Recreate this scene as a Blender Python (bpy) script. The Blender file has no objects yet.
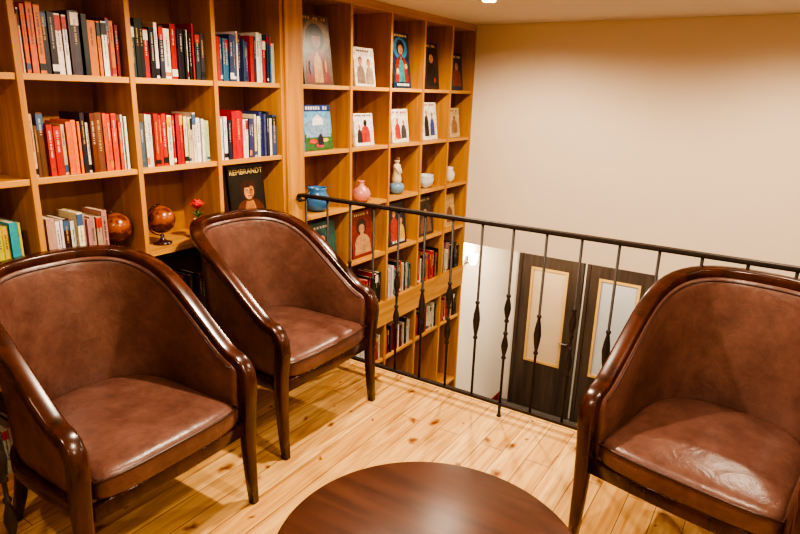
import bpy, math, random
from mathutils import Vector, Matrix
random.seed(11)
S=bpy.context.scene
COL=S.collection
try:
    S.view_settings.view_transform='AgX'; S.view_settings.look='AgX - High Contrast'
except Exception as ex: print(ex)

def lin(c):
    def f(v):
        v=v/255.0
        return v/12.92 if v<=0.04045 else ((v+0.055)/1.055)**2.4
    return (f(c[0]),f(c[1]),f(c[2]),1.0)

# ---------------------------------------------------------------- materials
def base_mat(name,rough=0.5,metal=0.0):
    m=bpy.data.materials.new(name); m.use_nodes=True
    nt=m.node_tree; b=nt.nodes['Principled BSDF']
    b.inputs['Roughness'].default_value=rough; b.inputs['Metallic'].default_value=metal
    return m,nt,b
def plain(name,c,rough=0.5,metal=0.0,var=0.06,scale=6.0,coat=0.0):
    m,nt,b=base_mat(name,rough,metal)
    N=nt.nodes.new('ShaderNodeTexNoise'); N.inputs['Scale'].default_value=scale; N.inputs['Detail'].default_value=4
    T=nt.nodes.new('ShaderNodeTexCoord'); nt.links.new(T.outputs['Object'],N.inputs['Vector'])
    R=nt.nodes.new('ShaderNodeValToRGB')
    l=lin(c)
    R.color_ramp.elements[0].position=0.3; R.color_ramp.elements[1].position=0.7
    R.color_ramp.elements[0].color=tuple([v*(1-var) for v in l[:3]]+[1])
    R.color_ramp.elements[1].color=tuple([min(1,v*(1+var)) for v in l[:3]]+[1])
    nt.links.new(N.outputs['Fac'],R.inputs['Fac']); nt.links.new(R.outputs['Color'],b.inputs['Base Color'])
    b.inputs['Coat Weight'].default_value=coat
    return m
def wood(name,c1,c2,sc,rough=0.4,bump=0.05,coat=0.0,coatr=0.1):
    m,nt,b=base_mat(name,rough)
    T=nt.nodes.new('ShaderNodeTexCoord'); M=nt.nodes.new('ShaderNodeMapping'); M.inputs['Scale'].default_value=sc
    N=nt.nodes.new('ShaderNodeTexNoise'); N.inputs['Scale'].default_value=1.0; N.inputs['Detail'].default_value=7; N.inputs['Distortion'].default_value=0.6
    R=nt.nodes.new('ShaderNodeValToRGB'); R.color_ramp.elements[0].position=0.32; R.color_ramp.elements[1].position=0.68
    R.color_ramp.elements[0].color=lin(c1); R.color_ramp.elements[1].color=lin(c2)
    B=nt.nodes.new('ShaderNodeBump'); B.inputs['Strength'].default_value=bump; B.inputs['Distance'].default_value=0.01
    L=nt.links.new
    L(T.outputs['Object'],M.inputs['Vector']); L(M.outputs['Vector'],N.inputs['Vector']); L(N.outputs['Fac'],R.inputs['Fac'])
    L(R.outputs['Color'],b.inputs['Base Color']); L(N.outputs['Fac'],B.inputs['Height']); L(B.outputs['Normal'],b.inputs['Normal'])
    b.inputs['Coat Weight'].default_value=coat; b.inputs['Coat Roughness'].default_value=coatr
    return m
def emis(name,c,st):
    m,nt,b=base_mat(name,0.5)
    b.inputs['Base Color'].default_value=lin(c); b.inputs['Emission Color'].default_value=lin(c); b.inputs['Emission Strength'].default_value=st
    return m
def attr_mat(name,rough,mottle=0.0,scale=40):
    m,nt,b=base_mat(name,rough)
    A=nt.nodes.new('ShaderNodeAttribute'); A.attribute_name='Col'
    if mottle>0:
        T=nt.nodes.new('ShaderNodeTexCoord'); N=nt.nodes.new('ShaderNodeTexNoise'); N.inputs['Scale'].default_value=scale; N.inputs['Detail'].default_value=6; N.inputs['Distortion'].default_value=1.5
        R=nt.nodes.new('ShaderNodeValToRGB'); R.color_ramp.elements[0].position=0.35; R.color_ramp.elements[1].position=0.62
        R.color_ramp.elements[0].color=(1-mottle,1-mottle*1.1,1-mottle*1.15,1); R.color_ramp.elements[1].color=(1,1,1,1)
        X=nt.nodes.new('ShaderNodeMix'); X.data_type='RGBA'; X.blend_type='MULTIPLY'; X.inputs['Factor'].default_value=1
        nt.links.new(T.outputs['Object'],N.inputs['Vector']); nt.links.new(N.outputs['Fac'],R.inputs['Fac'])
        nt.links.new(A.outputs['Color'],X.inputs['A']); nt.links.new(R.outputs['Color'],X.inputs['B']); nt.links.new(X.outputs['Result'],b.inputs['Base Color'])
    else: nt.links.new(A.outputs['Color'],b.inputs['Base Color'])
    return m

M_oak_v=wood('oak_vertical',(174,118,52),(206,150,76),(22,22,1.4),0.42)
M_oak_h=wood('oak_horizontal',(184,128,58),(216,162,86),(22,1.4,22),0.42)
M_oak_back=wood('oak_back_panel',(154,102,46),(182,128,62),(14,14,1.2),0.5)
M_mahog=wood('mahogany_frame',(42,17,9),(78,36,19),(14,14,5),0.25,0.02,0.25,0.15)
M_table=wood('mahogany_table_top',(60,31,20),(84,47,31),(3,22,10),0.36,0.02,0.0,0.2)
M_iron=plain('wrought_iron',(54,46,42),0.5,0.4,0.2,40)
M_wall=plain('cream_plaster',(236,221,202),0.8,0,0.015,1.5)
M_ceil=plain('ceiling_paint',(228,216,200),0.85,0,0.01,1.0)
M_wall_low=plain('white_plaster',(234,226,214),0.8,0,0.015,1.5)
M_red=plain('red_skirting',(130,24,20),0.45)
M_tile=plain('grey_tile',(110,106,102),0.4,0,0.1,3)
M_door=wood('dark_door_veneer',(60,49,42),(86,71,61),(20,20,1.5),0.4)
M_palewood=wood('pale_wood_frame',(204,164,100),(214,176,114),(12,12,2),0.45)
M_glass_refl=plain('glass_warm_reflection',(206,186,158),0.25,0,0.08,1.2)  # warm beige reflection in the pane, painted as its base colour
M_glassc=plain('frosted_glass_cool',(186,190,194),0.25,0,0.08,1.2)
M_steel=plain('brushed_steel',(180,180,180),0.3,1.0)
M_books=attr_mat('book_jackets',0.45,0.18,25)
M_cover=attr_mat('glossy_covers',0.35,0.42,22)
M_lamp=emis('lamp_glow',(255,226,180),25)
M_sconce=emis('sconce_glow',(255,232,196),9)
M_whitep=plain('white_trim',(235,230,222),0.5)

def leather():
    m,nt,b=base_mat('brown_leather',0.31)
    L=nt.links.new
    T=nt.nodes.new('ShaderNodeTexCoord')
    N=nt.nodes.new('ShaderNodeTexNoise'); N.inputs['Scale'].default_value=9; N.inputs['Detail'].default_value=10; N.inputs['Roughness'].default_value=0.75
    R=nt.nodes.new('ShaderNodeValToRGB')
    R.color_ramp.elements[0].position=0.3; R.color_ramp.elements[0].color=lin((84,54,46))
    R.color_ramp.elements[1].position=0.72; R.color_ramp.elements[1].color=lin((122,85,73))
    V=nt.nodes.new('ShaderNodeTexVoronoi'); V.inputs['Scale'].default_value=230
    B=nt.nodes.new('ShaderNodeBump'); B.inputs['Strength'].default_value=0.15; B.inputs['Distance'].default_value=0.002
    N2=nt.nodes.new('ShaderNodeTexNoise'); N2.inputs['Scale'].default_value=11; N2.inputs['Detail'].default_value=4; N2.inputs['Distortion'].default_value=1.2
    B2=nt.nodes.new('ShaderNodeBump'); B2.inputs['Strength'].default_value=0.4; B2.inputs['Distance'].default_value=0.01
    L(T.outputs['Object'],N.inputs['Vector']); L(T.outputs['Object'],V.inputs['Vector']); L(T.outputs['Object'],N2.inputs['Vector'])
    L(N.outputs['Fac'],R.inputs['Fac']); L(R.outputs['Color'],b.inputs['Base Color'])
    L(V.outputs['Distance'],B.inputs['Height']); L(N2.outputs['Fac'],B2.inputs['Height']); L(B2.outputs['Normal'],B.inputs['Normal']); L(B.outputs['Normal'],b.inputs['Normal'])
    return m
M_leather=leather()
M_piping=plain('leather_piping',(70,42,34),0.35)

def floor_mat():
    m,nt,b=base_mat('pine_floorboards',0.33)
    L=nt.links.new; nn=nt.nodes.new
    T=nn('ShaderNodeTexCoord')
    M=nn('ShaderNodeMapping'); M.inputs['Rotation'].default_value=(0,0,math.radians(90)); L(T.outputs['Object'],M.inputs['Vector'])
    K=nn('ShaderNodeTexBrick'); K.offset=0.37; K.inputs['Scale'].default_value=1.0; K.inputs['Brick Width'].default_value=2.4; K.inputs['Row Height'].default_value=0.115
    K.inputs['Mortar Size'].default_value=0.0018; K.inputs['Mortar Smooth'].default_value=0.2
    K.inputs['Color1'].default_value=lin((236,198,136)); K.inputs['Color2'].default_value=lin((212,166,102)); K.inputs['Mortar'].default_value=lin((120,78,36))
    L(M.outputs['Vector'],K.inputs['Vector'])
    M2=nn('ShaderNodeMapping'); M2.inputs['Scale'].default_value=(26,1.8,1); L(T.outputs['Object'],M2.inputs['Vector'])
    N=nn('ShaderNodeTexNoise'); N.inputs['Scale'].default_value=1; N.inputs['Detail'].default_value=6; N.inputs['Distortion'].default_value=1.6; L(M2.outputs['Vector'],N.inputs['Vector'])
    R=nn('ShaderNodeValToRGB'); R.color_ramp.elements[0].position=0.3; R.color_ramp.elements[1].position=0.62
    R.color_ramp.elements[0].color=(0.62,0.44,0.28,1); R.color_ramp.elements[1].color=(1,1,1,1); L(N.outputs['Fac'],R.inputs['Fac'])
    X=nn('ShaderNodeMix'); X.data_type='RGBA'; X.blend_type='MULTIPLY'; X.inputs['Factor'].default_value=0.85
    L(K.outputs['Color'],X.inputs['A']); L(R.outputs['Color'],X.inputs['B'])
    NW=nn('ShaderNodeTexNoise'); NW.inputs['Scale'].default_value=14; L(T.outputs['Object'],NW.inputs['Vector'])
    AD=nn('ShaderNodeMix'); AD.data_type='RGBA'; AD.blend_type='ADD'; AD.inputs['Factor'].default_value=0.07
    L(T.outputs['Object'],AD.inputs['A']); L(NW.outputs['Color'],AD.inputs['B'])
    M3=nn('ShaderNodeMapping'); M3.inputs['Scale'].default_value=(7.3,4.4,1); L(AD.outputs['Result'],M3.inputs['Vector'])
    V=nn('ShaderNodeTexVoronoi'); V.voronoi_dimensions='2D'; V.inputs['Scale'].default_value=1; L(M3.outputs['Vector'],V.inputs['Vector'])
    SC=nn('ShaderNodeSeparateColor'); L(V.outputs['Color'],SC.inputs['Color'])
    DV=nn('ShaderNodeMath'); DV.operation='DIVIDE'
    AG=nn('ShaderNodeMath'); AG.operation='ADD'; AG.inputs[1].default_value=0.35; L(SC.outputs['Green'],AG.inputs[0])
    L(V.outputs['Distance'],DV.inputs[0]); L(AG.outputs['Value'],DV.inputs[1])
    R2=nn('ShaderNodeValToRGB'); R2.color_ramp.elements[0].position=0.03; R2.color_ramp.elements[1].position=0.15
    R2.color_ramp.elements[0].color=(0.34,0.16,0.07,1); R2.color_ramp.elements[1].color=(1,1,1,1); L(DV.outputs['Value'],R2.inputs['Fac'])
    G=nn('ShaderNodeMath'); G.operation='GREATER_THAN'; G.inputs[1].default_value=0.52; L(SC.outputs['Red'],G.inputs[0])
    X2=nn('ShaderNodeMix'); X2.data_type='RGBA'; X2.blend_type='MULTIPLY'
    L(G.outputs['Value'],X2.inputs['Factor'])
    L(X.outputs['Result'],X2.inputs['A']); L(R2.outputs['Color'],X2.inputs['B']); L(X2.outputs['Result'],b.inputs['Base Color'])
    B=nn('ShaderNodeBump'); B.inputs['Strength'].default_value=0.25; B.inputs['Distance'].default_value=0.003; B.invert=True
    L(K.outputs['Fac'],B.inputs['Height']); L(B.outputs['Normal'],b.inputs['Normal'])
    return m
M_floor=floor_mat()

# ---------------------------------------------------------------- mesh builder
class MB:
    def __init__(s): s.v=[];s.f=[];s.m=[];s.c=[];s.s=[]
    def add(s,vs,fs,mat=0,col=None,smooth=False,M=None):
        o=len(s.v)
        for p in vs:
            p=Vector(p)
            if M is not None: p=M@p
            s.v.append(p)
        for f in fs:
            s.f.append([i+o for i in f]); s.m.append(mat); s.c.append(col); s.s.append(smooth)
    def box(s,x0,x1,y0,y1,z0,z1,mat=0,col=None,M=None):
        vs=[(x0,y0,z0),(x1,y0,z0),(x1,y1,z0),(x0,y1,z0),(x0,y0,z1),(x1,y0,z1),(x1,y1,z1),(x0,y1,z1)]
        fs=[(0,3,2,1),(4,5,6,7),(0,1,5,4),(1,2,6,5),(2,3,7,6),(3,0,4,7)]
        s.add(vs,fs,mat,col,False,M)
    def lathe(s,prof,c=(0,0,0),seg=24,mat=0,col=None,M=None,smooth=True):
        vs=[];fs=[]
        n=len(prof)
        for r,z in prof:
            for k in range(seg):
                a=2*math.pi*k/seg; vs.append((c[0]+r*math.cos(a),c[1]+r*math.sin(a),c[2]+z))
        for i in range(n-1):
            for k in range(seg):
                k2=(k+1)%seg; fs.append((i*seg+k,i*seg+k2,(i+1)*seg+k2,(i+1)*seg+k))
        fs.append(tuple(reversed(range(seg)))); fs.append(tuple((n-1)*seg+k for k in range(seg)))
        s.add(vs,fs,mat,col,smooth,M)
    def sweep(s,pts,outs,ws,hs,mat=0,M=None,closed=False,corner=0.3,col=None):
        n=len(pts); P=[Vector(p) for p in pts]; vs=[]
        for i in range(n):
            if closed: t=(P[(i+1)%n]-P[i-1]).normalized()
            else: t=(P[min(n-1,i+1)]-P[max(0,i-1)]).normalized()
            nn=Vector(outs[i]); nn=(nn-t*nn.dot(t)).normalized(); b=t.cross(nn)
            w=ws[i]/2; h=hs[i]/2
            for q in range(4):
                sx=(1,-1,-1,1)[q]; sy=(1,1,-1,-1)[q]
                rr=min(w,h)*corner*1.6
                cx=sx*(w-rr); cy=sy*(h-rr); a0=q*math.pi/2
                for j in range(3):
                    a=a0+j*math.pi/4
                    vs.append(P[i]+nn*(cx+rr*math.cos(a))+b*(cy+rr*math.sin(a)))
        fs=[];k=12
        for i in range(n if closed else n-1):
            i2=(i+1)%n
            for j in range(k):
                j2=(j+1)%k; fs.append((i*k+j,i*k+j2,i2*k+j2,i2*k+j))
        if not closed:
            fs.append(tuple(reversed(range(k)))); fs.append(tuple((n-1)*k+j for j in range(k)))
        s.add(vs,fs,mat,col,True,M)
    def tube(s,p0,p1,r0,r1,seg=10,mat=0,col=None):
        p0=Vector(p0);p1=Vector(p1); t=(p1-p0).normalized()
        a=Vector((1,0,0)) if abs(t.x)<0.9 else Vector((0,1,0))
        u=t.cross(a).normalized(); w=t.cross(u); vs=[]
        for p,r in((p0,r0),(p1,r1)):
            for k in range(seg):
                an=2*math.pi*k/seg; vs.append(p+u*r*math.cos(an)+w*r*math.sin(an))
        fs=[(k,(k+1)%seg,seg+(k+1)%seg,seg+k) for k in range(seg)]
        fs.append(tuple(reversed(range(seg)))); fs.append(tuple(range(seg,2*seg)))
        s.add(vs,fs,mat,col,True)
    def build(s,name,mats,parent=None,bevel=0,subsurf=0,loc=None,rot=None):
        me=bpy.data.meshes.new(name); me.from_pydata([tuple(p) for p in s.v],[],s.f)
        for m in mats: me.materials.append(m)
        for i,p in enumerate(me.polygons): p.material_index=s.m[i]; p.use_smooth=s.s[i]
        if any(c is not None for c in s.c):
            ca=me.color_attributes.new('Col','FLOAT_COLOR','CORNER')
            for i,p in enumerate(me.polygons):
                c=s.c[i] or (0.5,0.5,0.5,1)
                for li in p.loop_indices: ca.data[li].color=c
        me.update()
        import bmesh
        bm=bmesh.new(); bm.from_mesh(me); bmesh.ops.recalc_face_normals(bm,faces=bm.faces); bm.to_mesh(me); bm.free()
        ob=bpy.data.objects.new(name,me); COL.objects.link(ob)
        if parent: ob.parent=parent
        if loc: ob.location=loc
        if rot: ob.rotation_euler=rot
        if bevel:
            md=ob.modifiers.new('bevel','BEVEL'); md.width=bevel; md.segments=2; md.limit_method='ANGLE'; md.angle_limit=math.radians(40)
        if subsurf:
            md=ob.modifiers.new('sub','SUBSURF'); md.levels=subsurf; md.render_levels=subsurf
        return ob
def empty(name,loc=(0,0,0),rz=0):
    e=bpy.data.objects.new(name,None); COL.objects.link(e); e.location=loc; e.rotation_euler=(0,0,rz); e.empty_display_size=0.1
    return e
def simple_box(name,x0,x1,y0,y1,z0,z1,mat,bevel=0):
    b=MB(); b.box(x0,x1,y0,y1,z0,z1); return b.build(name,[mat],bevel=bevel)

# ---------------------------------------------------------------- room
XF=-2.47; XB=-2.77; YR=2.69; YW=4.99; YL=7.05; ZC=2.19; ZL=-2.34; ZLC=0.28; XR=2.6; YN=-2.2
simple_box('floor',-2.8,XR,YN,2.77,-0.06,0.0,M_floor)
simple_box('trim_1',-2.45,XR,2.775,2.79,-0.30,-0.0,M_palewood)
simple_box('ceiling_mezzanine_underside',-2.8,XR,YN,2.75,-0.30,-0.061,M_ceil)
simple_box('floor_lower',-2.8,XR,YN,YL+0.1,ZL-0.1,ZL,M_tile)
simple_box('ceiling',-2.8,XR,YN,YW+0.1,ZC,ZC+0.1,M_ceil)
simple_box('ceiling_lower',-2.8,XR,YW+0.12,YL+0.1,ZLC,ZLC+0.1,M_ceil)
simple_box('wall_left',-2.92,-2.8,YN,YL+0.1,ZL-0.1,ZC+0.1,M_wall_low)
simple_box('wall_right',XR,XR+0.12,YN,YL+0.1,ZL-0.1,ZC+0.1,M_wall)
simple_box('wall_far',-2.8,XR,YW,YW+0.12,ZLC,ZC,M_wall)
simple_box('wall_back',-2.8,XR,YN-0.12,YN,ZL-0.1,ZC+0.1,M_wall)
simple_box('wall_lower_far',-2.8,XR,YL,YL+0.12,ZL,ZLC,M_wall_low)
simple_box('baseboard_left',-2.8,-2.78,5.02,YL-0.02,ZL,ZL+0.12,M_red)
simple_box('baseboard_far',-1.02,XR,YL-0.02,YL,ZL,ZL+0.12,M_red)

# doors
def door(name,x0,x1,gm):
    e=empty(name,((x0+x1)/2,YL-0.03,ZL))
    w=(x1-x0)/2; H=2.14
    b=MB()
    b.box(-w,-w+0.045,-0.03,0.03,0,H); b.box(w-0.045,w,-0.03,0.03,0,H); b.box(-w+0.045,w-0.045,-0.03,0.03,H-0.05,H)
    b.build('door_frame',[M_door],e,0.004)
    b=MB()
    gw=0.235; g0=0.67; g1=1.93
    for a in((-w+0.048,-gw,0.01,H-0.052),(gw,w-0.048,0.01,H-0.052),(-gw,gw,0.01,g0),(-gw,gw,g1,H-0.052)):
        b.box(a[0],a[1],-0.02,0.02,a[2],a[3])
    b.build('leaf',[M_door],e)
    b=MB(); t=0.03
    b.box(-gw,-gw+t,-0.03,0.022,g0,g1); b.box(gw-t,gw,-0.03,0.022,g0,g1); b.box(-gw+t,gw-t,-0.03,0.022,g0,g0+t); b.box(-gw+t,gw-t,-0.03,0.022,g1-t,g1)
    b.build('glazing_frame',[M_palewood],e)
    b=MB(); b.box(-gw+t,gw-t,-0.006,0.006,g0+t,g1-t); b.build('glass',[gm],e)
    b=MB(); b.tube((w-0.10,-0.02,1.02),(w-0.10,-0.06,1.02),0.01,0.01); b.tube((w-0.10,-0.06,1.02),(w-0.20,-0.06,1.02),0.009,0.009)
    b.build('handle',[M_steel],e)
door('door_1',-2.68,-1.87,M_glass_refl)
door('door_2',-1.83,-1.05,M_glassc)

# ---------------------------------------------------------------- shelves
T=0.025
Y1=[0.74,1.207,1.673,2.13,2.60]
Y2=[2.76,3.235,3.69,4.14,4.575,4.975]
ZS=[0.06,0.46,0.86,1.255,1.65]
def bookcase(name,ys,z0,z1,shelves,y_start,y_end,band=None):
    b=MB()
    b.box(XB-0.02,XB,y_start,y_end,z0,z1,2)
    for y in ys:
        b.box(XB,XF,y-T/2,y+T/2,z0,z1,0)
    for i in range(len(ys)-1):
        for z in shelves:
            b.box(XB,XF-0.006,ys[i]+T/2,ys[i+1]-T/2,z-T,z,1)
    b.box(XB,XF+0.004,y_start,y_end,z1-0.05,z1,1)
    return b
b=bookcase('bookcase',[-0.2,0.27]+Y1,0.0,ZC-0.001,ZS,-0.21,2.61)
b.box(XB,XF+0.004,-0.21,2.61,0,0.04,1)
b.build('bookcase',[M_oak_v,M_oak_h,M_oak_back],bevel=0.002)
ZS2=[-1.75,-1.1,-0.42]+ZS
b=bookcase('tall_bookcase',Y2,ZL,ZC-0.001,ZS2,2.62,4.985)
b.box(XB,XF+0.012,2.615,2.76,ZL,ZC-0.001,0)
b.box(XB,XF+0.006,2.775,4.985,-0.13,0.061,1)
b.build('tall_bookcase',[M_oak_v,M_oak_h,M_oak_back],bevel=0.002)

# ---------------------------------------------------------------- books
PAL={
 'mix':[(26,24,26),(228,222,210),(190,36,26),(240,236,228),(26,24,26),(60,60,74),(200,176,136),(130,26,26),(20,20,22),(190,190,186),(110,90,66),(210,90,40)],
 'mixred':[(26,24,26),(190,36,26),(240,236,228),(26,24,26),(214,110,40),(130,26,26),(20,20,22),(226,216,196),(196,40,34),(70,60,60)],
 'orange':[(34,30,28),(230,225,215),(216,78,28),(110,66,38),(232,116,36),(190,44,26),(236,232,224),(206,66,30),(20,20,22),(196,170,130)],
 'redblack':[(20,18,20),(176,24,28),(236,232,226),(26,26,30),(196,36,34),(226,218,204),(50,56,70),(24,22,24)],
 'white':[(238,234,226),(226,222,212),(234,232,228),(70,110,130),(180,196,160),(40,40,44),(176,36,34),(230,222,198),(214,196,160)],
 'blue':[(46,100,136),(230,230,224),(60,72,116),(238,234,228),(34,40,64),(186,32,36),(236,234,228),(22,20,22),(214,204,184)],
 'teal':[(30,130,150),(50,156,166),(230,226,220),(90,54,124),(200,186,60),(36,66,110),(60,150,160)],
 'cream':[(232,222,200),(60,26,22),(236,232,226),(186,140,128),(200,170,130),(26,26,30),(150,40,36),(236,230,220)],
}
bb=MB()
def fill(y0,y1,z,pal,frac=1.0,hmin=0.19,hmax=0.235,depth=0.15):
    y=y0+T/2+0.004; ye=y0+T/2+(y1-y0-T)*frac-0.003
    cols=PAL[pal]; runn=0; rh=hmin; run=cols[0]
    while True:
        t=random.uniform(0.011,0.028)
        if random.random()<0.12: t*=1.5
        if y+t>ye: break
        if runn<=0:
            run=random.choice(cols); runn=random.choice([1,1,1,1,2,2,3]); rh=random.uniform(hmin,hmax)
        runn-=1
        c=lin(tuple(max(0,min(255,v+random.randint(-12,12))) for v in run))
        h=rh+random.uniform(-0.005,0.005)
        xf=XF-0.018-random.uniform(0,0.016)
        xb=xf-depth
        M=Matrix.Translation((0,y,z))
        page=lin((226,214,188))
        bb.box(xb+0.004,xf-0.002,0.0015,t-0.0015,0.001,h-0.003,0,page,M)
        bb.box(xb,xf,0,0.0015,0.0005,h,0,c,M); bb.box(xb,xf,t-0.0015,t-0.0003,0.0005,h,0,c,M)
        bb.box(xf-0.002,xf,0,t-0.0003,0.0005,h,0,c,M)
        lum=0.3*c[0]+0.6*c[1]+0.1*c[2]
        ink=lin(random.choice([(200,190,170),(210,170,90),(220,214,204)])) if lum<0.25 else lin(random.choice([(80,74,76),(150,50,44),(70,84,116),(60,58,58)]))
        k=random.random()
        if t>0.014 and k<0.85:
            zz=h*random.uniform(0.82,0.92); ln=random.uniform(0.25,0.6)*h; end=zz-ln
            wd=random.uniform(0.08,0.15)
            while zz>end:
                s=random.uniform(0.002,0.005)
                bb.box(xf,xf+0.0006,t*(0.5-wd),t*(0.5+wd),zz-s,zz,0,ink,M); zz-=s+random.choice([0.0016,0.0016,0.002,0.006])
        if k<0.3:
            ic=lin(random.choice([(180,50,40),(210,130,60),(60,86,120),(30,30,30),(230,226,214)]))
            bb.box(xf,xf+0.0005,0.001,t-0.001,h*0.05,h*random.uniform(0.11,0.2),0,ic,M)
        elif k<0.5:
            ic=lin(random.choice([(190,46,34),(220,170,60),(70,100,140),(30,30,30),(230,226,214)]))
            bb.box(xf,xf+0.0005,0.001,t-0.001,h*random.uniform(0.72,0.8),h*0.97,0,ic,M)
        y+=t+0.0008
    return y
for z,pl in((1.65,['mix','mixred','redblack','blue']),(1.255,['white','orange','white','blue']),(0.86,['teal','cream',None,None]),(0.46,['mix','cream','mix','white'])):
    for i,p in enumerate(pl):
        if p is None: continue
        fr={(1.65,0):0.15,(0.86,0):0.98,(0.86,1):0.66,(1.255,0):0.2}.get((z,i),0.985)
        if z==0.46: fr=0.8
        fill(Y1[i],Y1[i+1],z,p,fr,hmin=0.2,hmax=0.25)
for i,p in enumerate(['redblack','white','blue','cream','mix']):
    fill(Y2[i],Y2[i+1],0.062,['orange','redblack','white','mixred','cream'][i],0.96,hmin=0.2,hmax=0.26)
    fill(Y2[i],Y2[i+1],-0.42,['redblack','blue','mixred','redblack','orange'][i],0.96,hmin=0.19,hmax=0.24)
    fill(Y2[i],Y2[i+1],-1.75,p,0.9)
for i in range(4): fill(Y1[i],Y1[i+1],0.06,'mix',0.85)
bb.build('shelved_books',[M_books])

# face-out books
def display_book(y,z,w,h,base,art,name='display_book',lean=-0.12,x=-2.535,texts=None,rz=0.0):
    m=MB(); c=lin(base); t=0.018
    m.box(0,0.0015,-w/2,w/2,0,h,0,c); m.box(t-0.0015,t,-w/2,w/2,0,h,0,c)
    m.box(0.0,t,-w/2,-w/2+0.002,0,h,0,c)
    m.box(0.0015,t-0.0015,-w/2+0.002,w/2-0.003,0.003,h-0.003,0,lin((228,220,200)))
    d=t
    for a in art:
        d+=0.0004; k=a[0]; cy,cz,aw,ah=a[1]*w,a[2]*h,a[3]*w,a[4]*h; cc=lin(a[5])
        if k=='r': vs=[(d,cy-aw/2,cz-ah/2),(d,cy+aw/2,cz-ah/2),(d,cy+aw/2,cz+ah/2),(d,cy-aw/2,cz+ah/2)]
        elif k=='l':
            n=max(4,int(a[3]*12)); 
            for q in range(n):
                if random.random()<0.15: continue
                yy=cy-aw/2+aw*q/n; m.add([(d,yy,cz-ah/2),(d,yy+aw/n*0.65,cz-ah/2),(d,yy+aw/n*0.65,cz+ah/2),(d,yy,cz+ah/2)],[(0,1,2,3)],0,cc)
            continue
        elif k=='t': vs=[(d,cy-aw/2,cz-ah/2),(d,cy+aw/2,cz-ah/2),(d,cy+aw*0.44,cz+ah*0.12),(d,cy+aw*0.3,cz+ah*0.34),(d,cy+aw*0.11,cz+ah*0.42),(d,cy+aw*0.09,cz+ah/2),(d,cy-aw*0.09,cz+ah/2),(d,cy-aw*0.11,cz+ah*0.42),(d,cy-aw*0.3,cz+ah*0.34),(d,cy-aw*0.44,cz+ah*0.12)]
        else: vs=[(d,cy+aw/2*math.cos(q*math.pi/12),cz+ah/2*math.sin(q*math.pi/12)) for q in range(24)]
        m.add(vs,[tuple(range(len(vs)))],0,cc)
    e=empty(name,(x,y,z+0.0005)); e.rotation_euler=(0,lean,rz)
    ob=m.build('cover_and_pages',[M_cover],e)
    s=MB(); s.tube((-0.003,0,0.0),(-0.003,0,h*0.7),0.002,0.002,mat=0); s.build('stand_wire',[M_steel],e)
    if texts:
        for (s_,ty,tz,sz,tc) in texts:
            cu=bpy.data.curves.new('title','FONT'); cu.body=s_; cu.size=sz; cu.align_x='CENTER'
            to=bpy.data.objects.new('tmp',cu); COL.objects.link(to)
            bpy.context.view_layer.update()
            me=bpy.data.meshes.new_from_object(to); bpy.data.objects.remove(to)
            mm=plain('title_ink',tc,0.5); me.materials.clear(); me.materials.append(mm)
            o=bpy.data.objects.new('title',me); COL.objects.link(o); o.parent=e
            o.location=(d+0.0008,ty*w,tz*h); o.rotation_euler=(math.pi/2,0,math.pi/2)
    return e
W=(240,236,228);K=(26,22,22);SK=(196,136,98)
C1,C2,C3,C4,C5=2.975,3.455,3.915,4.355,4.78
display_book(C1,1.65,0.27,0.40,(96,80,62),[('o',.05,.7,.9,.5,(140,116,84)),('o',-.02,.68,.62,.40,(34,26,22)),('t',0,.27,.86,.5,(130,40,34)),('t',0,.25,.3,.44,(206,164,90)),('o',0,.65,.30,.24,(160,106,72)),('o',0,.745,.34,.1,(34,26,22)),('o',-.06,.665,.05,.012,K),('o',.07,.665,.05,.012,K),('r',.01,.60,.1,.008,(80,30,28)),('l',0,.95,.8,.035,(220,180,120)),('o',.25,.28,.1,.2,(190,130,50)),('o',-.26,.24,.1,.2,(60,90,110))])
display_book(C2,1.65,0.23,0.25,(226,216,200),[('t',-.2,.32,.4,.5,(130,112,98)),('o',-.2,.66,.18,.2,(90,70,56)),('o',-.2,.64,.14,.15,SK),('t',.22,.30,.4,.48,(160,140,120)),('o',.2,.62,.18,.2,(110,80,56)),('o',.2,.60,.14,.15,SK),('l',0,.91,.7,.05,(110,90,80))])
display_book(C3,1.65,0.235,0.385,(24,56,86),[('o',0,.72,.8,.4,(50,120,160)),('o',0,.74,.44,.28,(40,28,26)),('t',0,.36,.8,.5,(150,44,36)),('t',0,.34,.34,.46,(50,140,146)),('o',0,.70,.28,.18,SK),('l',0,.06,.8,.045,W),('o',.25,.4,.16,.1,(220,170,60)),('o',-.24,.3,.16,.12,(220,180,120)),('l',0,.95,.8,.04,(230,210,150))])
display_book(C4,1.65,0.22,0.35,(66,42,34),[('o',0,.7,.46,.3,(34,26,24)),('t',0,.32,.8,.5,(34,30,34)),('o',0,.66,.3,.2,(180,124,84)),('l',0,.93,.8,.045,(220,180,120)),('o',.2,.2,.16,.12,(170,60,40))])
display_book(C5,1.65,0.2,0.30,(40,50,84),[('t',0,.36,.8,.5,(140,66,50)),('o',0,.64,.3,.2,(190,130,90)),('l',0,.9,.8,.06,(220,210,180))])
display_book(C1,1.255,0.26,0.275,(110,176,220),[('r',0,.18,1,.36,(62,110,60)),('t',0,.54,.9,.5,(140,170,206)),('t',0,.67,.4,.22,(240,244,246)),('r',0,.93,1,.14,(40,64,136)),('l',0,.93,.8,.07,W),('o',-.22,.2,.3,.1,(210,70,60)),('o',.2,.22,.3,.09,(226,200,80)),('o',0,.10,.3,.09,(210,60,90)),('t',.05,.24,.2,.26,(50,44,70))],)
display_book(C2,1.255,0.22,0.22,W,[('t',.08,.38,.5,.56,(206,50,40)),('o',.08,.70,.18,.2,(40,30,30)),('t',-.24,.32,.26,.44,(50,44,44)),('o',-.24,.58,.12,.14,SK),('l',0,.93,.8,.04,(60,60,60))])
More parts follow.
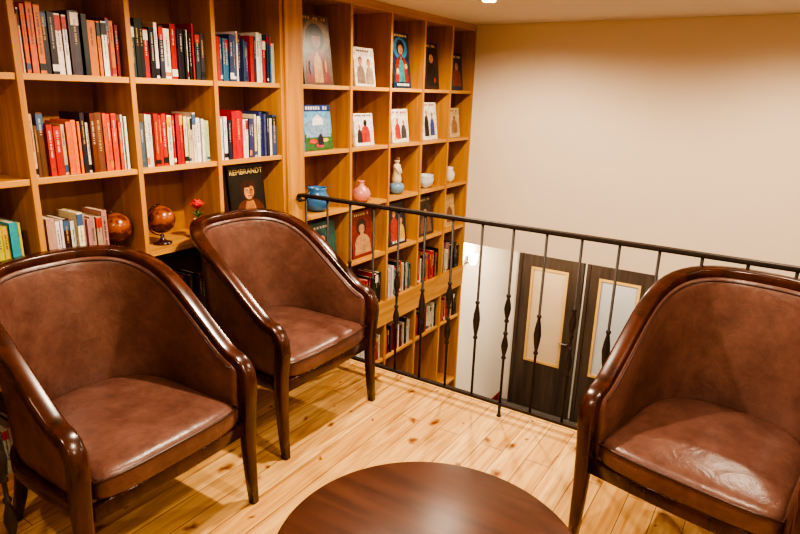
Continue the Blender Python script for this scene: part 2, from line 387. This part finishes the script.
display_book(C3,1.255,0.23,0.245,W,[('t',-.16,.36,.34,.5,(200,40,34)),('o',-.16,.66,.14,.15,SK),('t',.2,.34,.32,.44,(70,70,76)),('o',.2,.6,.13,.14,SK),('l',0,.90,.8,.06,(200,40,34)),('o',-.3,.12,.2,.08,(230,180,80))])
display_book(C4,1.255,0.235,0.295,W,[('t',-.2,.4,.3,.6,K),('o',-.2,.74,.13,.12,SK),('t',.18,.36,.3,.5,(50,70,150)),('o',.18,.66,.13,.12,SK),('l',0,.93,.7,.04,(190,40,34))])
display_book(C5,1.255,0.19,0.25,(212,184,140),[('t',0,.4,.6,.5,(160,120,84)),('o',0,.66,.2,.16,(140,96,66)),('l',0,.9,.6,.05,(90,50,40))])
display_book(2.36,0.86,0.26,0.35,(24,18,16),[('r',0,.44,.9,.80,(36,25,19)),('t',.04,.27,.88,.46,(96,48,28)),('t',.05,.30,.34,.38,(180,120,66)),('o',.03,.60,.44,.34,(60,34,22)),('o',.04,.58,.28,.25,(214,150,96)),('o',.03,.695,.46,.10,(62,30,20)),('o',.10,.57,.10,.20,(176,112,70)),('o',-.02,.605,.05,.015,K),('o',.11,.605,.05,.015,K),('o',.05,.565,.04,.035,(180,112,70)),('r',.045,.515,.09,.012,(130,50,38))],texts=[('REMBRANDT',0,.86,0.042,(236,206,130))],lean=-0.10,x=-2.525)
display_book(C1+.01,0.46,0.34,0.32,(46,96,90),[('o',-.1,.55,.7,.6,(30,60,76)),('t',.1,.35,.4,.5,(180,150,70)),('o',.1,.64,.16,.16,SK),('l',0,.9,.8,.05,W),('o',-.28,.5,.2,.3,(110,160,150))])
display_book(C2,0.46,0.25,0.33,(134,40,32),[('o',0,.66,.5,.36,(56,30,26)),('t',0,.3,.8,.46,(190,146,104)),('o',0,.62,.28,.2,SK),('l',0,.93,.8,.05,(230,200,140))])
display_book(C3,0.46,0.25,0.33,(44,40,54),[('t',-.14,.4,.5,.6,(190,56,44)),('o',-.14,.74,.18,.14,SK),('t',.24,.3,.36,.4,(220,184,80)),('o',.24,.56,.16,.13,SK),('l',0,.08,.8,.06,W)])
display_book(C4,0.46,0.24,0.32,(66,52,46),[('o',0,.66,.4,.3,(36,30,30)),('t',0,.3,.8,.46,(130,90,66)),('o',0,.6,.26,.18,SK),('l',0,.93,.7,.05,(210,190,140))])
display_book(C5,0.46,0.2,0.29,(210,174,120),[('t',0,.4,.6,.5,(130,84,60))])

# ---------------------------------------------------------------- vases and ornaments
VS=1.15
def vase(name,prof,loc,col,rough=0.3,seg=28,extra=None):
    m=MB(); m.lathe(prof,seg=seg)
    mats=[plain(name+'_glaze',col,rough,0,0.15,20)]
    if extra: extra(m,mats)
    o=m.build(name,mats,loc=loc); o.scale=(VS,VS,VS); return o
z=0.861; XV=-2.56
def handles(m,mats):
    for s in(-1,1):
        pts=[(0,s*(0.055+0.022*math.sin(a)),0.085+0.03*math.cos(a)) for a in [i*math.pi/8 for i in range(9)]]
        m.sweep(pts,[(1,0,0)]*9,[0.009]*9,[0.009]*9)
vase('blue_jug',[(0.035,0),(0.06,0.015),(0.072,0.05),(0.07,0.08),(0.05,0.105),(0.048,0.12),(0.056,0.135),(0.05,0.134),(0.042,0.118),(0.04,0.06),(0.02,0.02)],(XV,2.99,z),(60,112,160),extra=handles)
vase('pink_vase',[(0.03,0),(0.055,0.02),(0.062,0.05),(0.048,0.08),(0.02,0.1),(0.018,0.12),(0.026,0.13),(0.02,0.129),(0.012,0.11),(0.01,0.04)],(XV,3.47,z),(204,134,122))
def fig(m,mats):
    mats.append(plain('figure_ivory',(220,200,170),0.4)); mats.append(plain('figure_brown',(120,80,50),0.5))
    m.lathe([(0.03,0.07),(0.034,0.1),(0.022,0.16),(0.026,0.19),(0.012,0.205)],mat=1)
    m.lathe([(0.004,0.20),(0.018,0.212),(0.02,0.226),(0.014,0.242),(0.003,0.248)],mat=1)
    m.lathe([(0.02,0.228),(0.022,0.236),(0.014,0.25),(0.002,0.254)],mat=2)
    for s in(-1,1): m.tube((0.005,s*0.026,0.185),(0.03,s*0.012,0.14),0.008,0.006,mat=1)
vase('seated_figurine',[(0.03,0),(0.05,0.02),(0.055,0.05),(0.045,0.07),(0.03,0.074)],(XV,3.93,z),(112,146,172),extra=fig)
vase('white_bowl',[(0.03,0),(0.035,0.006),(0.06,0.03),(0.068,0.06),(0.062,0.085),(0.066,0.095),(0.06,0.094),(0.054,0.08),(0.05,0.04),(0.02,0.015)],(XV,4.36,z),(204,210,212))
vase('white_vase',[(0.025,0),(0.045,0.03),(0.048,0.07),(0.03,0.1),(0.034,0.12),(0.028,0.119),(0.024,0.1),(0.03,0.05)],(XV,4.78,z),(222,210,192))
def globe(loc):
    e=empty('desk_globe',loc)
    m=MB(); m.lathe([(0.045,0),(0.045,0.008),(0.02,0.016),(0.009,0.028),(0.009,0.045),(0.004,0.05)])
    pts=[];o=[]
    for i in range(17):
        a=-math.pi/2+math.pi*i/16; pts.append((0,-0.078*math.cos(a),0.122+0.078*math.sin(a))); o.append((1,0,0))
    m.sweep(pts,o,[0.012]*17,[0.005]*17); m.build('stand',[M_mahog],e)
    m=MB(); m.lathe([(max(0.001,0.068*math.cos(a)),0.122+0.068*math.sin(a)) for a in [-math.pi/2+math.pi*i/20 for i in range(21)]],seg=32)
    g,nt,b=base_mat('amber_globe',0.25); N=nt.nodes.new('ShaderNodeTexNoise'); N.inputs['Scale'].default_value=18; N.inputs['Detail'].default_value=5
    R=nt.nodes.new('ShaderNodeValToRGB'); R.color_ramp.elements[0].position=0.46; R.color_ramp.elements[0].color=lin((96,42,16)); R.color_ramp.elements[1].position=0.54; R.color_ramp.elements[1].color=lin((150,78,32))
    T_=nt.nodes.new('ShaderNodeTexCoord'); nt.links.new(T_.outputs['Object'],N.inputs['Vector']); nt.links.new(N.outputs['Fac'],R.inputs['Fac']); nt.links.new(R.outputs['Color'],b.inputs['Base Color'])
    m.build('ball',[g],e)
globe((-2.575,1.83,z)); globe((-2.575,1.59,z))
e=empty('rose_in_vase',(-2.53,2.015,z)); e.scale=(1.25,1.25,1.25)
m=MB(); m.lathe([(0.018,0),(0.026,0.02),(0.024,0.05),(0.014,0.075),(0.017,0.085),(0.012,0.084),(0.01,0.05)]); m.build('vase',[M_whitep],e)
m=MB(); m.tube((0,0,0.05),(0,0.004,0.13),0.003,0.003)
for a in(0.4,2.6,4.6): m.tube((0,0.002,0.095),(0.03*math.cos(a),0.03*math.sin(a),0.115),0.006,0.001)
m.build('stem',[plain('leaf_green',(60,96,44),0.5)],e)
m=MB()
for k in range(3):
    r=0.012+0.009*k
    for j in range(4+k):
        a=2*math.pi*j/(4+k)+k*0.5
        M_=Matrix.Translation((0.5*r*math.cos(a),0.5*r*math.sin(a),0.145-0.004*k))@Matrix.Rotation(a,4,'Z')@Matrix.Rotation(0.35+0.2*k,4,'Y')@Matrix.Diagonal((0.35,1,1.2,1))
        m.lathe([(0.001,-0.014),(0.011,-0.006),(0.014,0.004),(0.009,0.013),(0.001,0.016)],seg=10,M=M_)
m.build('petals',[plain('rose_red',(200,40,34),0.45)],e)

# ---------------------------------------------------------------- armchairs
def plan(x_front=0.27,n1=7,n2=14):
    L=[]
    for i in range(n1): L.append((x_front*(1-i/n1),0.335))
    for i in range(2*n2+1):
        a=math.pi/2+math.pi*i/(2*n2); c=math.cos(a); s=math.sin(a); p=2/2.35
        L.append((-0.37*abs(c)**p,0.335*math.copysign(abs(s)**p,s)))
    for i in range(1,n1+1): L.append((x_front*i/n1,-0.335))
    return L
PL=plan()
def railz(x):
    t=max(0,min(1,(0.27-x)/0.64))
    return 0.625+0.350*(math.sin(t*math.pi/2)**1.15)
def normals(L):
    R=[]
    for i in range(len(L)):
        a=L[max(0,i-1)]; c=L[min(len(L)-1,i+1)]
        tx,ty=c[0]-a[0],c[1]-a[1]; l=math.hypot(tx,ty); R.append((-ty/l*-1,tx/l*-1))
    out=[]
    for (p,q) in zip(L,R):
        if p[0]*q[0]+p[1]*q[1]<0: q=(-q[0],-q[1])
        out.append(q)
    return out
NL=normals(PL)
def armchair(loc,rz):
    e=empty('armchair',(loc[0],loc[1],0),rz)
    pts=[];outs=[];ws=[];hs=[]
    leg=[(0.355,0.335,0.0,0.032),(0.345,0.335,0.12,0.040),(0.338,0.335,0.25,0.047),(0.338,0.335,0.36,0.053),(0.345,0.335,0.45,0.055),(0.352,0.335,0.52,0.055),(0.347,0.335,0.565,0.053),(0.328,0.335,0.600,0.050),(0.300,0.335,0.618,0.047)]
    for x,y,z_,w in leg: pts.append((x,y,z_)); outs.append((0,1,0)); ws.append(w if z_<0.5 else 0.058); hs.append(w)
    for p,n in zip(PL,NL): pts.append((p[0],p[1],railz(p[0]))); outs.append((n[0],n[1],0)); ws.append(0.060); hs.append(0.042)
    for x,y,z_,w in reversed(leg): pts.append((x,-y,z_)); outs.append((0,-1,0)); ws.append(w if z_<0.5 else 0.058); hs.append(w)
    m=MB(); m.sweep(pts,outs,ws,hs,corner=0.26); m.build('bentwood_frame',[M_mahog],e)
    m=MB()
    ap=[];ao=[]
    for p,n in zip(PL,NL):
        bk=max(0,-p[0]/0.37)
        ap.append((p[0]+0.07*bk,p[1]*0.955,0.345)); ao.append((n[0],n[1],0))
    ap=[(0.33,0.32,0.345)]+ap+[(0.33,-0.32,0.345)]; ao=[(0,1,0)]+ao+[(0,-1,0)]
    m.sweep(ap,ao,[0.03]*len(ap),[0.055]*len(ap),corner=0.2)
    m.sweep([(0.335,-0.325,0.345),(0.343,-0.15,0.345),(0.346,0,0.345),(0.343,0.15,0.345),(0.335,0.325,0.345)],[(1,0,0)]*5,[0.028]*5,[0.055]*5,corner=0.2)
    for s in(-1,1):
        q=[(-0.215,s*0.235,0.36),(-0.235,s*0.24,0.25),(-0.265,s*0.25,0.12),(-0.305,s*0.262,0.0)]
        m.sweep(q,[(0,s,0)]*4,[0.048,0.045,0.038,0.032],[0.048,0.045,0.038,0.032],corner=0.3)
    m.build('apron_and_rear_legs',[M_mahog],e)
    nv=8; vs=[];fs=[]
    L2=[(0.325,0.335)]+[(0.30,0.335)]+PL+[(0.30,-0.335)]+[(0.325,-0.335)]; N2=[(0,1)]*2+NL+[(0,-1)]*2
    n=len(L2)
    def zt(x): return (railz(x) if x<=0.27 else (0.618 if x<0.31 else 0.595))-0.005
    for side in(0,1):
        for i,(p,nn) in enumerate(zip(L2,N2)):
            bk=max(0,min(1,-p[0]/0.37)); top=zt(p[0])
            for j in range(nv+1):
                v=j/nv; zz=0.365+(top-0.365)*v
                off=-0.006 if side==0 else -(0.036+0.02*math.sin(math.pi*min(1,v*1.02))*(0.5+0.5*bk))
                lean=0.075*bk*(1-v)**1.3
                vs.append((p[0]+nn[0]*off+lean,p[1]+nn[1]*off-nn[1]*0.012*(1-v),zz))
    st=n*(nv+1)
    for side in(0,1):
        o=side*st
        for i in range(n-1):
            for j in range(nv):
                a=o+i*(nv+1)+j; fs.append((a,a+1,a+nv+2,a+nv+1))
    for i in range(n-1):
        for j in(0,nv):
            a=i*(nv+1)+j; fs.append((a,a+nv+1,st+a+nv+1,st+a))
    for i in(0,n-1):
        for j in range(nv):
            a=i*(nv+1)+j; fs.append((a,a+1,st+a+1,st+a))
    m=MB(); m.add(vs,fs,0,None,True); m.build('upholstered_back',[M_leather],e,subsurf=1)
    # piping just under the rail, on the inner face
    pp=[];po=[]
    for p,nn in zip(L2[1:-1],N2[1:-1]):
        pp.append((p[0]-nn[0]*0.037,p[1]-nn[1]*0.037,zt(p[0])-0.021)); po.append((nn[0],nn[1],0))
    m=MB(); m.sweep(pp,po,[0.008]*len(pp),[0.008]*len(pp),corner=0.6)
    out=[]
    for i in range(9):
        y=-0.288+0.576*i/8; out.append((0.366-0.02*(abs(y)/0.288)**4,y))
    for i in range(6): out.append((0.30-0.30*i/5,0.288-0.004*(i>0)))
    for i in range(1,24):
        a=math.pi/2+math.pi*i/24; c=math.cos(a); s=math.sin(a); p=2/2.5
        out.append((-0.275*abs(c)**p,0.284*math.copysign(abs(s)**p,s)))
    for i in range(6): out.append((0.30*i/5,-0.288+0.004*(i<5)))
    cx=0.04
    q=[(cx+(p[0]-cx)*0.992,p[1]*0.992,0.446) for p in out]
    m.sweep(q,[(p[0]-cx,p[1],0) for p in out],[0.009]*len(q),[0.009]*len(q),corner=0.6,closed=True)
    m.build('piping',[M_piping],e)
    rings=[(0.94,0.368),(0.985,0.372),(1.0,0.385),(1.0,0.425),(0.992,0.443),(0.965,0.455),(0.92,0.464),(0.8,0.473),(0.6,0.480),(0.35,0.485),(0.12,0.487)]
    vs=[];fs=[];k=len(out)
    for s_,zz in rings:
        for p in out: vs.append((cx+(p[0]-cx)*s_,p[1]*s_,zz))
    for i in range(len(rings)-1):
        for j in range(k):
            j2=(j+1)%k; fs.append((i*k+j,i*k+j2,(i+1)*k+j2,(i+1)*k+j))
    fs.append(tuple(range(k))); fs.append(tuple((len(rings)-1)*k+j for j in range(k)))
    m=MB(); m.add(vs,fs,0,None,True)
    m.build('seat_cushion',[M_leather],e,subsurf=1)
    return e
armchair((-1.96,1.13),0.0)
armchair((-2.065,2.10),0.0)
armchair((-0.06,2.265),math.radians(-100.7))

# ---------------------------------------------------------------- table
e=empty('round_coffee_table',(-0.605,1.125,0))
m=MB(); m.lathe([(0.35,0.462),(0.384,0.466),(0.396,0.476),(0.403,0.487),(0.400,0.496),(0.393,0.5)],seg=96)
m.build('top',[M_table],e)
m=MB(); m.lathe([(0.10,0.44),(0.10,0.461),(0.05,0.44),(0.035,0.40),(0.04,0.25),(0.055,0.15),(0.06,0.09)][::-1],seg=28)
m.lathe([(0.12,0.445),(0.12,0.4615)],seg=28)
for k in range(4):
    a=math.pi/4+k*math.pi/2; c,s=math.cos(a),math.sin(a)
    q=[(0.03*c,0.03*s,0.14),(0.12*c,0.12*s,0.12),(0.2*c,0.2*s,0.06),(0.28*c,0.28*s,0.019)]
    m.sweep(q,[(-s,c,0)]*4,[0.04,0.038,0.034,0.034],[0.07,0.06,0.045,0.038],corner=0.4)
m.build('pedestal',[M_mahog],e)

# ---------------------------------------------------------------- railings
def railing(name,p0,length,start,spacing,posts,first=0,wd=0.034):
    m=MB(); L=length
    m.box(0,L,-wd/2,wd/2,1.014,1.026); m.box(0,L,-0.012,0.012,1.006,1.014)
    m.box(0,L,-0.012,0.012,0.065,0.079)
    pts=[];
    for i in range(10):
        a=math.pi/2+i*math.pi/9*1.3; pts.append((0.01+0.02*math.cos(a),0,1.001+0.02*math.sin(a)))
    m.sweep(pts,[(0,1,0)]*10,[0.036]*10,[0.010]*10)
    x=start;k=first
    while x<L-0.01:
        pr=[(0.0065,0.079)]
        def knot(zc,hh,r):
            return [(0.0065,zc-hh-0.02),(0.012,zc-hh-0.016),(0.012,zc-hh-0.008),(0.007,zc-hh),(r*0.8,zc-hh*0.45),(r,zc),(r*0.8,zc+hh*0.45),(0.007,zc+hh),(0.012,zc+hh+0.008),(0.012,zc+hh+0.016),(0.0065,zc+hh+0.02)]
        if k%2==0: pr+=knot(0.40,0.055,0.018)+knot(0.60,0.055,0.018)
        else: pr+=knot(0.50,0.085,0.019)
        pr+=[(0.0065,1.006)]
        m.lathe(pr,c=(x,0,0),seg=10)
        x+=spacing;k+=1
    for x in posts:
        m.lathe([(0.013,0.0),(0.013,0.004),(0.008,0.008),(0.008,0.079)],c=(x,0,0),seg=12)
    return m.build(name,[M_iron],loc=p0)
railing('iron_railing',(-2.435,YR,0.0),4.95,0.045,0.165,[0.045,0.045+0.165*8,0.045+0.165*16,0.045+0.165*29])
railing('iron_railing',(-2.435,0.645,0.0),0.745,0.155,0.14,[0.155,0.715],first=0)

# ---------------------------------------------------------------- wall sconce
sc=empty('wall_sconce',(-2.8,5.72,-0.10))
m=MB(); m.box(0.0,0.015,-0.03,0.03,-0.05,0.05); m.tube((0.01,0,-0.02),(0.07,0,-0.03),0.008,0.008); m.build('bracket',[M_steel],sc,0.003)
m=MB(); m.lathe([(0.03,-0.04),(0.045,0.0),(0.052,0.07),(0.050,0.07),(0.04,0.0),(0.02,-0.035)],c=(0.085,0,0),seg=24); m.build('shade',[M_sconce],sc)

# ---------------------------------------------------------------- lights
def downlight(x,y,zc,power,col=(1,0.83,0.62),ang=168,r=0.03,blend=0.5):
    e=empty('recessed_downlight',(x,y,zc))
    m=MB(); m.lathe([(0.042,-0.001),(0.055,-0.004),(0.058,-0.001)],seg=28); m.build('trim_ring',[M_whitep],e)
    m=MB(); m.lathe([(0.0405,-0.0005),(0.04,-0.006)],seg=24); m.build('lamp',[M_lamp],e)
    ld=bpy.data.lights.new('spot','SPOT'); ld.energy=power; ld.color=col; ld.spot_size=math.radians(ang); ld.spot_blend=blend; ld.shadow_soft_size=r
    lo=bpy.data.objects.new('spot_light',ld); COL.objects.link(lo); lo.parent=e; lo.location=(0,0,-0.02)
for x,y,p in((-1.78,3.74,115),(0.1,3.8,85),(1.6,3.7,50),(-1.45,1.95,170),(-0.1,1.5,95),(1.3,1.6,45),(-1.3,0.1,50),(0.4,-0.3,35)):
    downlight(x,y,ZC,p)
for x,y in((-2.0,6.1),(-0.6,6.1)): downlight(x,y,ZLC,85)
downlight(-1.6,2.2,-0.30,70)
pl=bpy.data.lights.new('sconce_bulb','POINT'); pl.energy=20; pl.color=(1,0.82,0.6); pl.shadow_soft_size=0.04
po=bpy.data.objects.new('sconce_bulb',pl); COL.objects.link(po); po.parent=sc; po.location=(0.085,0,0.10)

w=bpy.data.worlds.new('world'); w.use_nodes=True; S.world=w
w.node_tree.nodes['Background'].inputs[0].default_value=(0.9,0.75,0.6,1); w.node_tree.nodes['Background'].inputs[1].default_value=0.3

# ---------------------------------------------------------------- camera
az=math.radians(32.5); th=math.radians(16.1); k=0.03
fh=Vector((-math.sin(az),math.cos(az),0)); r0=Vector((math.cos(az),math.sin(az),0))
F=fh*math.cos(th)+Vector((0,0,-math.sin(th))); d0=-(fh*math.sin(th)+Vector((0,0,math.cos(th))))
R=(r0-d0*k).normalized(); D=(d0+r0*k).normalized()
cd=bpy.data.cameras.new('camera'); cd.lens=27.2; cd.sensor_width=36; cd.clip_start=0.02
co=bpy.data.objects.new('camera',cd); COL.objects.link(co)
U=-D; B=-F
co.matrix_world=Matrix(((R.x,U.x,B.x,0),(R.y,U.y,B.y,0),(R.z,U.z,B.z,1.62),(0,0,0,1)))
S.camera=co
